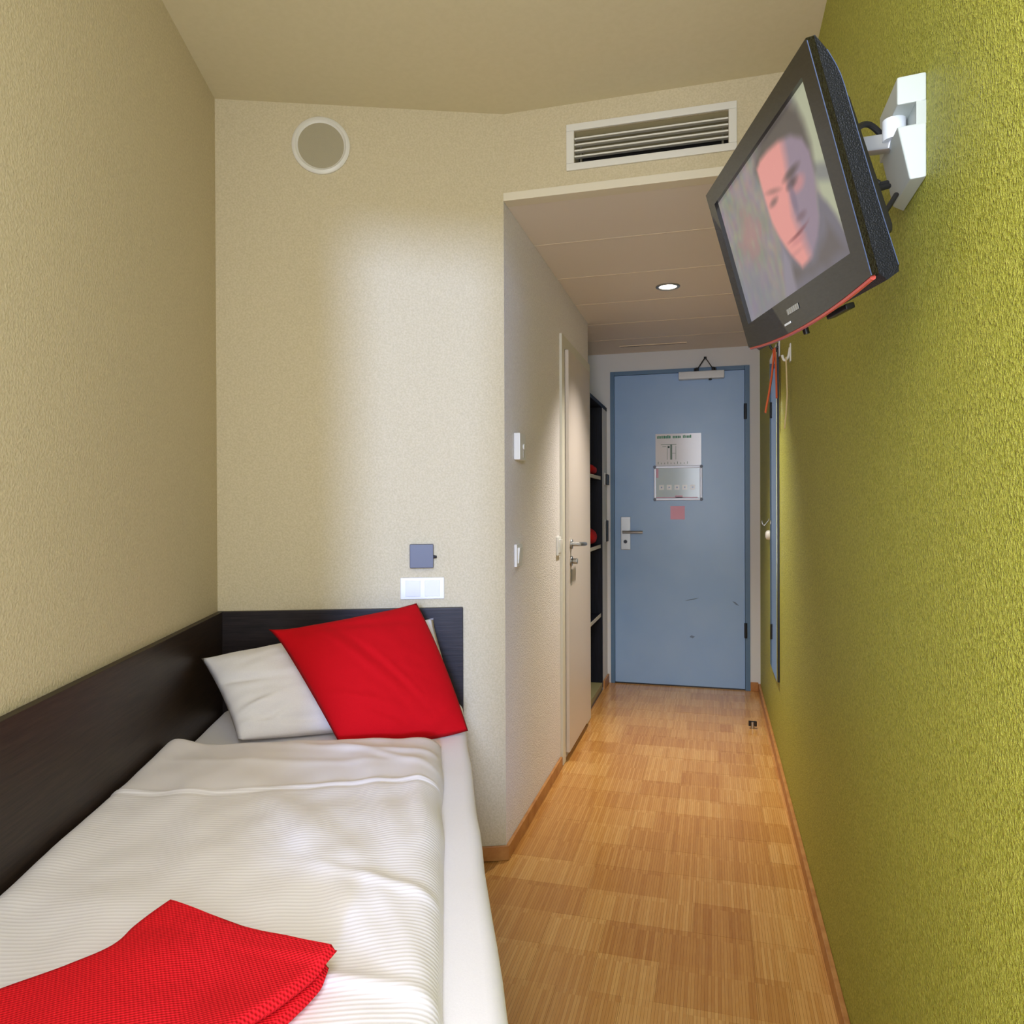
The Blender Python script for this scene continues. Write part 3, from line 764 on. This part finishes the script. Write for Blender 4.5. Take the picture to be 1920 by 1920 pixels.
def picture(x, y):
    n1 = noise.noise(Vector((x * 26, y * 26, 1))); n2 = noise.noise(Vector((x * 70, y * 40, 4)))
    def mixc(a, b, k): k = max(0, min(1, k)); return [p + (q_ - p) * k for p, q_ in zip(a, b)]
    sm = lambda v, e: max(0, min(1, .5 - v / e))
    n3 = noise.noise(Vector((x * 60, y * 60, 9)))
    c = [.56 + .06 * n1 + .05 * n3, .53 + .05 * n2 + .03 * n3, .51 + .05 * n1 - .02 * n3]
    c = mixc(c, [.66, .50, .47], sm(abs(x + .11) + abs(y - .02) - .05 + .05 * n3, .05) * .7)
    c = mixc(c, [.50, .50, .56], sm(x + .08 + .5 * (y + .06), .1) * sm(y + .02, .06) * .6)
    c = mixc(c, [.70, .71, .60], sm(.165 - x, .02))                               # pale background right
    c = mixc(c, [.48, .48, .49], sm(abs(y - .002 + .4 * (x - .20)) - .012, .012) * sm(.16 - x, .03) * .8)
    c = mixc(c, [.36, .33, .31], sm(sdf(HAIR, x, y), .022))
    c = mixc(c, [.45, .43, .47], sm(sdf(JACKET, x, y), .012))
    c = mixc(c, [.40, .37, .37], sm(sdf(JACKET, x, y) + .022 + .01 * n1, .02))
    c = mixc(c, [.58, .55, .60], sm(sdf(SHIRT, x, y), .015) * .8)
    edge_x = .101 - .30 * max(0, .088 - y) + (.55 * max(0, -.008 - y)) + .004 * n1
    skin = mixc([.90, .60, .57], [.58, .51, .57], .5 + (x - edge_x) / .030)
    skin = mixc(skin, [.80, .54, .54], sm(math.hypot((x - .112) / .022, (y - .022) / .010) - 1, .9) * .8)    # cheek under the far eye
    skin = mixc(skin, [.46, .36, .35], sm(math.hypot((x - .018) / .016, (y - .031) / .005) - 1, 1.2) * .75)  # eyes
    skin = mixc(skin, [.34, .27, .28], sm(math.hypot((x - .094) / .018, (y - .030) / .006) - 1, 1.2) * .85)
    skin = mixc(skin, [.58, .42, .40], sm(math.hypot((x - .026) / .024, (y - .045 + .25 * (x - .026)) / .004) - 1, 1.3) * .7)   # brows
    skin = mixc(skin, [.34, .28, .28], sm(math.hypot((x - .100) / .026, (y - .043) / .0055) - 1, 1.2) * .85)
    skin = mixc(skin, [.48, .42, .50], sm(math.hypot((x - .086) / .009, (y - .008) / .022) - 1, .9) * .7)    # nose and its shade
    skin = mixc(skin, [.46, .36, .40], sm(math.hypot((x - .096) / .016, (y + .019) / .005) - 1, 1.1) * .7)
    skin = mixc(skin, [.48, .24, .27], sm(math.hypot((x - .070) / .031, (y + .037 - .06 * (x - .07) - 1.2 * (x - .07) ** 2) / .0026) - 1, 1.4) * .8)   # mouth
    skin = mixc(skin, [.76, .48, .50], sm(math.hypot((x - .066) / .024, (y + .045) / .004) - 1, 1.2) * .5)
    skin = mixc(skin, [.74, .50, .50], sm(math.hypot((x - .050) / .03, (y + .058) / .003) - 1, 1.5) * .4)
    c = mixc(c, skin, sm(sdf(FACE, x, y), .010))
    return c
lin = lambda c: c / 12.92 if c <= .04045 else ((c + .055) / 1.055) ** 2.4
sc = bmesh.new(); lay = sc.verts.layers.float_color.new('picture'); GX, GY = 150, 84; gg = []
for j in range(GY + 1):
    rw = []
    for i in range(GX + 1):
        x = SX0 + (SX1 - SX0) * i / GX; y = SY0 + (SY1 - SY0) * j / GY
        v = sc.verts.new((x, y, -.0072)); c = picture(x, y); v[lay] = (lin(c[0]), lin(c[1]), lin(c[2]), 1); rw.append(v)
    gg.append(rw)
for j in range(GY):
    for i in range(GX):
        sc.faces.new((gg[j][i], gg[j][i + 1], gg[j + 1][i + 1], gg[j + 1][i]))
sc.transform(TM)
ms = mat('lit_screen', (0.01, 0.01, 0.01, 1), 0.25, spec=0.25)
ca_ = N(ms, 'ShaderNodeVertexColor'); ca_.layer_name = 'picture'
LK(ms, ca_.outputs[0], PB(ms).inputs['Emission Color']); PB(ms).inputs['Emission Strength'].default_value = 0.86
obj('screen', sc, ms, tv)

# ------------------------------------------------------------------ wall bracket of the television
bk = thing('tv_wall_bracket', 'pale grey wall bracket behind television on green wall', 'bracket', (XG, 1.19, 1.70))
M['bracket'] = mat('pale_grey_bracket', srgb(186, 192, 186), 0.4)
XFR = .245
def wedge(z0, z1, xf0, xf1, y0, y1, y0b, y1b):
    """block on the wall: z range, front x at both ends, y range at the wall and at the front"""
    t = bmesh.new()
    P = [(XG, y0, z0), (XG, y1, z0), (xf0, y1b, z0), (xf0, y0b, z0), (XG, y0, z1), (XG, y1, z1), (xf1, y1b, z1), (xf1, y0b, z1)]
    v = [t.verts.new(p) for p in P]
    for f_ in ((0, 1, 2, 3), (4, 7, 6, 5), (0, 3, 7, 4), (1, 5, 6, 2), (2, 6, 7, 3), (0, 4, 5, 1)):
        t.faces.new([v[i] for i in f_])
    bmesh.ops.recalc_face_normals(t, faces=t.faces[:])
    bmesh.ops.bevel(t, geom=t.edges[:], offset=.003, segments=2, profile=.5, affect='EDGES')
    return t
cv = MB()
cv.add(wedge(1.757, 1.797, .252, .252, 1.145, 1.275, 1.150, 1.262))
cv.add(wedge(1.650, 1.727, .268, .252, 1.145, 1.275, 1.150, 1.250))
cv.box((.276, 1.147, 1.725), (XG, 1.273, 1.759), .001)
cv.box((.252, 1.235, 1.725), (.28, 1.262, 1.759), .001)
obj('cover', cv, 'bracket', bk)
obj('pivot', MB().cyl((.258, 1.195, 1.727), (.258, 1.195, 1.757), .016, seg=28), 'silver', bk)
obj('arm', MB().box((-.055, -.011, -.012), (.055, .011, .012), .004, mtx=Matrix.Translation((.212, 1.226, 1.738)) @ Matrix.Rotation(math.radians(-30), 4, 'Z') @ Matrix.Rotation(math.radians(12), 4, 'Y')), mat('arm_grey', srgb(168, 170, 172), .35, .4), bk)
cb = MB()
cb.tube([(.250, 1.215, 1.742), (.226, 1.20, 1.758), (.206, 1.18, 1.745), (.196, 1.165, 1.71), (.200, 1.165, 1.675), (.222, 1.185, 1.662), (.250, 1.20, 1.668)], .0045)
cb.tube([(.196, 1.20, 1.79), (.196, 1.19, 1.765), (.192, 1.18, 1.72), (.198, 1.18, 1.69), (.236, 1.19, 1.665)], .005)
cb.tube([(.252, 1.20, 1.664), (.222, 1.175, 1.648), (.190, 1.165, 1.630)], .004)
cb.tube([(.262, 1.20, 1.650), (.238, 1.17, 1.612), (.205, 1.15, 1.580)], .0038)
single('tv_cable', cb, 'blackrub', 'black cables looped between television and its wall bracket', 'cable', (.22, 1.19, 1.58))

# ------------------------------------------------------------------ bed (built in bed coordinates: x from left wall, d from bed wall)
def bx(mb, x0, x1, d0, d1, z0, z1, bev=0, seg=2):
    return mb.box((x0, -d1, z0), (x1, -d0, z1), bev, seg, mtx=BM)
bed = thing('single_bed', 'single bed with dark wenge headboard and white fitted sheet', 'bed', BMat(.40, 1.0, 0))
obj('headboard', bx(MB(), 0.001, .792, .001, .020, .20, .857, .002), 'wenge_x', bed)
obj('side_panel', bx(MB(), 0.001, .020, .0205, 2.02, .20, .857, .002), 'wenge_y', bed)
obj('bed_frame', bx(MB(), .06, .72, .05, 1.98, .12, .29, .004), 'base', bed)
for x_, d_ in ((.10, .10), (.68, .10), (.10, 1.92), (.68, 1.92)):
    obj('leg', bx(MB(), x_ - .025, x_ + .025, d_ - .025, d_ + .025, 0, .12, .003), 'black', bed)
# mattress with fitted sheet
def softbox(x0, x1, d0, d1, z0, z1, rad, amp, nx, nd, nz, seed):
    t = bmesh.new(); bmesh.ops.create_cube(t, size=1)
    bmesh.ops.subdivide_edges(t, edges=t.edges[:], cuts=1, use_grid_fill=True)
    t.free()
    m_ = bmesh.new(); bmesh.ops.create_cube(m_, size=1)
    m_.transform(Matrix.Translation(((x0 + x1) / 2, -(d0 + d1) / 2, (z0 + z1) / 2)) @ Matrix.Diagonal((x1 - x0, d1 - d0, z1 - z0, 1)))
    bmesh.ops.bevel(m_, geom=m_.edges[:], offset=rad, segments=5, profile=.5, affect='EDGES')
    bmesh.ops.subdivide_edges(m_, edges=[e for e in m_.edges if e.calc_length() > .3], cuts=24, use_grid_fill=True)
    for v in m_.verts:
        p = v.co * 6 + Vector((seed, 0, 0)); k = amp * noise.noise(p)
        v.co += Vector((k * (1 if v.co.x > (x0 + x1) / 2 else 0), 0, -abs(k) if v.co.z > z1 - .03 else 0))
    return m_
mt = softbox(.024, .788, .024, 2.0, .292, .550, .028, .004, 0, 0, 0, 3)
mt.transform(BM)
obj('mattress', mt, 'sheet', bed, angle=60)

# duvet: closed height field lying on the mattress
DX_0, DX_1, DD0, DD1 = .024, .706, .500, 2.03
DUV_M = BMat(.36, 1.2, .552)
DUV_BAND = 1.2 - .855
M['duvet'] = duvet_mat()
def duvet_z(x, d):
    ex = min(1, max(0, (DX_1 - x)) / .055); ed = min(1, max(0, d - DD0) / .06); ef = min(1, max(0, DD1 - d) / .05); el = min(1, max(0, x - DX_0) / .03)
    prof = (1 - (1 - ex) ** 2.2) ** .5 * (1 - (1 - ed) ** 2.2) ** .5 * (1 - (1 - ef) ** 2.2) ** .5 * (.55 + .45 * (1 - (1 - el) ** 2) ** .5)
    n1 = noise.noise(Vector((x * 5.0, d * 3.2, 2.0))); n2 = noise.noise(Vector((x * 13 + d * 5, d * 9 - x * 6, 7.0)))
    fold = 0
    for (fx, fd, ang, ln, wd, am) in ((.50, .62, .25, .30, .020, .006), (.60, .70, .7, .18, .016, .005), (.34, .70, .1, .30, .02, .004), (.62, 1.10, 1.35, .40, .03, .008), (.57, 1.34, 1.1, .30, .025, .007), (.66, 1.45, 1.2, .25, .02, .007), (.45, 1.05, 1.0, .4, .04, .006), (.22, .95, 1.2, .4, .035, .005), (.64, 1.30, .5, .14, .014, .006), (.58, 1.52, .35, .18, .016, .007), (.66, .95, 1.5, .3, .02, .006)):
        ca, sa = math.cos(ang), math.sin(ang); u = (x - fx) * ca + (d - fd) * sa; v = -(x - fx) * sa + (d - fd) * ca
        fold += .75 * am * math.exp(-(v / wd) ** 2) * math.exp(-(u / ln) ** 2)
    seam = .0028 * math.exp(-((d - .858 - .012 * math.sin(x * 9)) / .006) ** 2) - .0018 * math.exp(-((d - .872 - .012 * math.sin(x * 9)) / .008) ** 2)
    return .553 + prof * (.044 + .010 * n1 + .004 * n2 + fold + seam + .010 * math.exp(-((x - .05) / .05) ** 2))
t = bmesh.new(); NX, ND = 110, 230; top = []; bot = []
for j in range(ND + 1):
    d = DD0 + (DD1 - DD0) * j / ND; ra = []; rb_ = []
    for i in range(NX + 1):
        u = i / NX
        x = DX_0 + (DX_1 - DX_0) * u
        wob = .006 * noise.noise(Vector((d * 6, 0, 5))) * u ** 6 + .008 * u ** 6 * math.sin(d * 2.2)
        dd = d + .008 * noise.noise(Vector((x * 7, 3, 1))) * max(0, 1 - j / 12)
        ra.append(t.verts.new((x + wob, -dd, duvet_z(x, d)))); rb_.append(t.verts.new((x + wob, -dd, .5515)))
    top.append(ra); bot.append(rb_)
for j in range(ND):
    for i in range(NX):
        t.faces.new((top[j][i], top[j][i + 1], top[j + 1][i + 1], top[j + 1][i])); t.faces.new((bot[j][i], bot[j + 1][i], bot[j + 1][i + 1], bot[j][i + 1]))
for j in range(ND):
    t.faces.new((top[j][0], top[j + 1][0], bot[j + 1][0], bot[j][0])); t.faces.new((top[j][NX], bot[j][NX], bot[j + 1][NX], top[j + 1][NX]))
for i in range(NX):
    t.faces.new((top[0][i], bot[0][i], bot[0][i + 1], top[0][i + 1])); t.faces.new((top[ND][i], top[ND][i + 1], bot[ND][i + 1], bot[ND][i]))
bmesh.ops.recalc_face_normals(t, faces=t.faces[:])
t.transform(BM)
single('duvet', t, 'duvet', 'white striped duvet spread flat over the single bed', 'duvet', DUV_M, angle=180)

# pillows: two bulged faces between four corners given in bed coordinates
def pillow(c, thick, back, pinch, seed, wr, ears=(0, 0, 0, 0), nu=56, nv=56, creases=()):
    pT, pR, pB, pL = pinch
    c = [Vector((x, -d, z)) for x, d, z in c]             # TL TR BR BL
    nrm = (c[1] - c[0]).cross(c[3] - c[0]).normalized()
    if nrm.y > 0: nrm = -nrm                              # points into the room
    t = bmesh.new()
    def P(u, v, s_):
        uu, vv_ = 2 * u - 1, 2 * v - 1
        # outline: sides pulled in or bulging out, corners drawn into ears
        px = uu * (1 - (pR if uu > 0 else pL) * (1 - vv_ ** 2) * abs(uu) ** 2); py = vv_ * (1 - (pB if vv_ > 0 else pT) * (1 - uu ** 2) * abs(vv_) ** 2)
        er = ears[(0 if uu < 0 else 1) if vv_ < 0 else (3 if uu < 0 else 2)] * abs(uu * vv_) ** 9
        px *= 1 + er; py *= 1 + er
        a = (px + 1) / 2; b = (py + 1) / 2
        p = c[0].lerp(c[1], a).lerp(c[3].lerp(c[2], a), b)
        e = max(0, (1 - abs(uu) ** 2.4)) ** .55 * max(0, (1 - abs(vv_) ** 2.4)) ** .55
        th = (thick if s_ > 0 else back) * e
        q_ = Vector((u * 5 + seed, v * 5, seed * 2.1)); rid = noise.noise(q_) * .6 + noise.noise(q_ * 2.3) * .4
        rad = noise.noise(Vector((math.atan2(vv_, uu) * 3.2, seed, 0))) * min(1, math.hypot(uu, vv_)) ** 2
        th += wr * e ** .5 * (rid + rad * .9)
        if s_ > 0:
            for cu, cv_, ang, ln, wd, am in creases:
                ca, sa = math.cos(ang), math.sin(ang); q1 = (u - cu) * ca + (v - cv_) * sa; q2 = -(u - cu) * sa + (v - cv_) * ca
                th += am * math.exp(-(q2 / wd) ** 2 - (q1 / ln) ** 2) * min(1, e * 3)
        return p + nrm * th * s_
    F = [[None] * (nu + 1) for _ in range(nv + 1)]; Bk = [[None] * (nu + 1) for _ in range(nv + 1)]
    for j in range(nv + 1):
        for i in range(nu + 1):
            u = i / nu; v = j / nv
            F[j][i] = t.verts.new(P(u, v, 1)); Bk[j][i] = F[j][i] if i in (0, nu) or j in (0, nv) else t.verts.new(P(u, v, -1))
    for j in range(nv):
        for i in range(nu):
            t.faces.new((F[j][i], F[j][i + 1], F[j + 1][i + 1], F[j + 1][i]))
            f_ = (Bk[j][i], Bk[j + 1][i], Bk[j + 1][i + 1], Bk[j][i + 1])
            try: t.faces.new(f_)
            except ValueError: pass
    bmesh.ops.recalc_face_normals(t, faces=t.faces[:])
    t.transform(BM)
    return t
single('white_pillow', pillow([(.030, .27, .758), (.688, .058, .826), (.765, .23, .568), (.172, .425, .566)], .080, .010, (.02, .0, -.10, .03), 1.3, .012, (.0, .02, 0, 0),
    creases=((.10, .42, .5, .14, .035, -.012), (.12, .72, -.5, .10, .03, .014), (.16, .82, -.7, .10, .025, -.014), (.08, .88, .2, .10, .03, .010), (.30, .90, .1, .14, .03, -.012), (.42, .82, -.9, .12, .03, .010))), 'pillow', 'white pillow leaning on dark headboard, half hidden by red cushion', 'pillow', BMat(.40, .25, .56), angle=180)
single('red_cushion', pillow([(.247, .335, .843), (.643, .205, .898), (.790, .392, .560), (.446, .486, .566)], .070, .004, (.045, -.05, -.08, .02), 4.1, .004, (.05, .0, .0, .0),
    creases=((.40, .40, 1.1, .30, .03, .004), (.52, .45, 1.1, .34, .03, -.004), (.60, .55, 1.1, .30, .025, .004), (.30, .72, .4, .25, .03, .004), (.45, .86, .5, .22, .025, -.005), (.5, .12, .12, .4, .04, -.004), (.80, .90, -.3, .15, .03, .005))), 'redcushion', 'square red cushion propped against the white pillow', 'cushion', BMat(.52, .35, .56), angle=180)

# folded knitted throw lying on the duvet
def throw_layer(t, Lc, Rc, z_of, thick, ns=40, nt=70, rnd=.008):
    def cur(c, s_):
        s_ = s_ * (len(c) - 1); i = min(int(s_), len(c) - 2); f_ = s_ - i
        p = [Vector((*c[max(min(k, len(c) - 1), 0)], 0)) for k in (i - 1, i, i + 1, i + 2)]
        return 0.5 * ((2 * p[1]) + (p[2] - p[0]) * f_ + (2 * p[0] - 5 * p[1] + 4 * p[2] - p[3]) * f_ ** 2 + (3 * p[1] - p[0] - 3 * p[2] + p[3]) * f_ ** 3)
    T_up = []; T_dn = []
    for j in range(nt + 1):
        a = cur(Lc, j / nt); b = cur(Rc, j / nt); ru = []; rd = []
        for i in range(ns + 1):
            p = a.lerp(b, i / ns)
            e = min(i / ns, 1 - i / ns) * (b - a).length; e2 = min(j, nt - j) / nt * .6
            k = min(1, min(e, e2) / rnd); k = (1 - (1 - k) ** 2) ** .5
            zb = z_of(p.x, p.y)
            zc = zb + thick / 2
            ru.append(t.verts.new((p.x, -p.y, zc + thick / 2 * k))); rd.append(t.verts.new((p.x, -p.y, zc - thick / 2 * k)))
        T_up.append(ru); T_dn.append(rd)
    for j in range(nt):
        for i in range(ns):
            t.faces.new((T_up[j][i], T_up[j][i + 1], T_up[j + 1][i + 1], T_up[j + 1][i])); t.faces.new((T_dn[j][i], T_dn[j + 1][i], T_dn[j + 1][i + 1], T_dn[j][i + 1]))
        t.faces.new((T_up[j][0], T_up[j + 1][0], T_dn[j + 1][0], T_dn[j][0])); t.faces.new((T_up[j][ns], T_dn[j][ns], T_dn[j + 1][ns], T_up[j + 1][ns]))
    for i in range(ns):
        t.faces.new((T_up[0][i], T_dn[0][i], T_dn[0][i + 1], T_up[0][i + 1])); t.faces.new((T_up[nt][i], T_up[nt][i + 1], T_dn[nt][i + 1], T_dn[nt][i]))
def base_z(x, d):
    return max(duvet_z(x + a, d + b) for a in (-.012, 0, .012) for b in (-.012, 0, .012)) + .0006
def wave(x, d): return .006 * math.exp(-(((x - .30) - (1.62 - d) * .2) / .06) ** 2) + .004 * noise.noise(Vector((x * 7, d * 7, 11)))
t = bmesh.new()
throw_layer(t, [(.318, 1.385), (.290, 1.445), (.275, 1.50), (.19, 1.56), (.06, 1.66), (.03, 1.80), (.03, 1.98)], [(.562, 1.516), (.556, 1.556), (.532, 1.606), (.50, 1.66), (.47, 1.74), (.42, 1.86), (.38, 1.98)], lambda x, d: base_z(x, d), .016)
throw_layer(t, [(.320, 1.378), (.294, 1.438), (.278, 1.492), (.19, 1.552), (.05, 1.65), (.028, 1.80), (.028, 1.98)], [(.572, 1.515), (.551, 1.560), (.521, 1.605), (.487, 1.655), (.455, 1.735), (.41, 1.86), (.37, 1.98)], lambda x, d: base_z(x, d) + .0175 + max(0, wave(x, d)), .018, rnd=.011)
bmesh.ops.recalc_face_normals(t, faces=t.faces[:])
t.transform(BM)
single('red_throw', t, 'knit', 'folded red knitted throw lying on the white duvet', 'blanket', BMat(.35, 1.6, .60), angle=60)
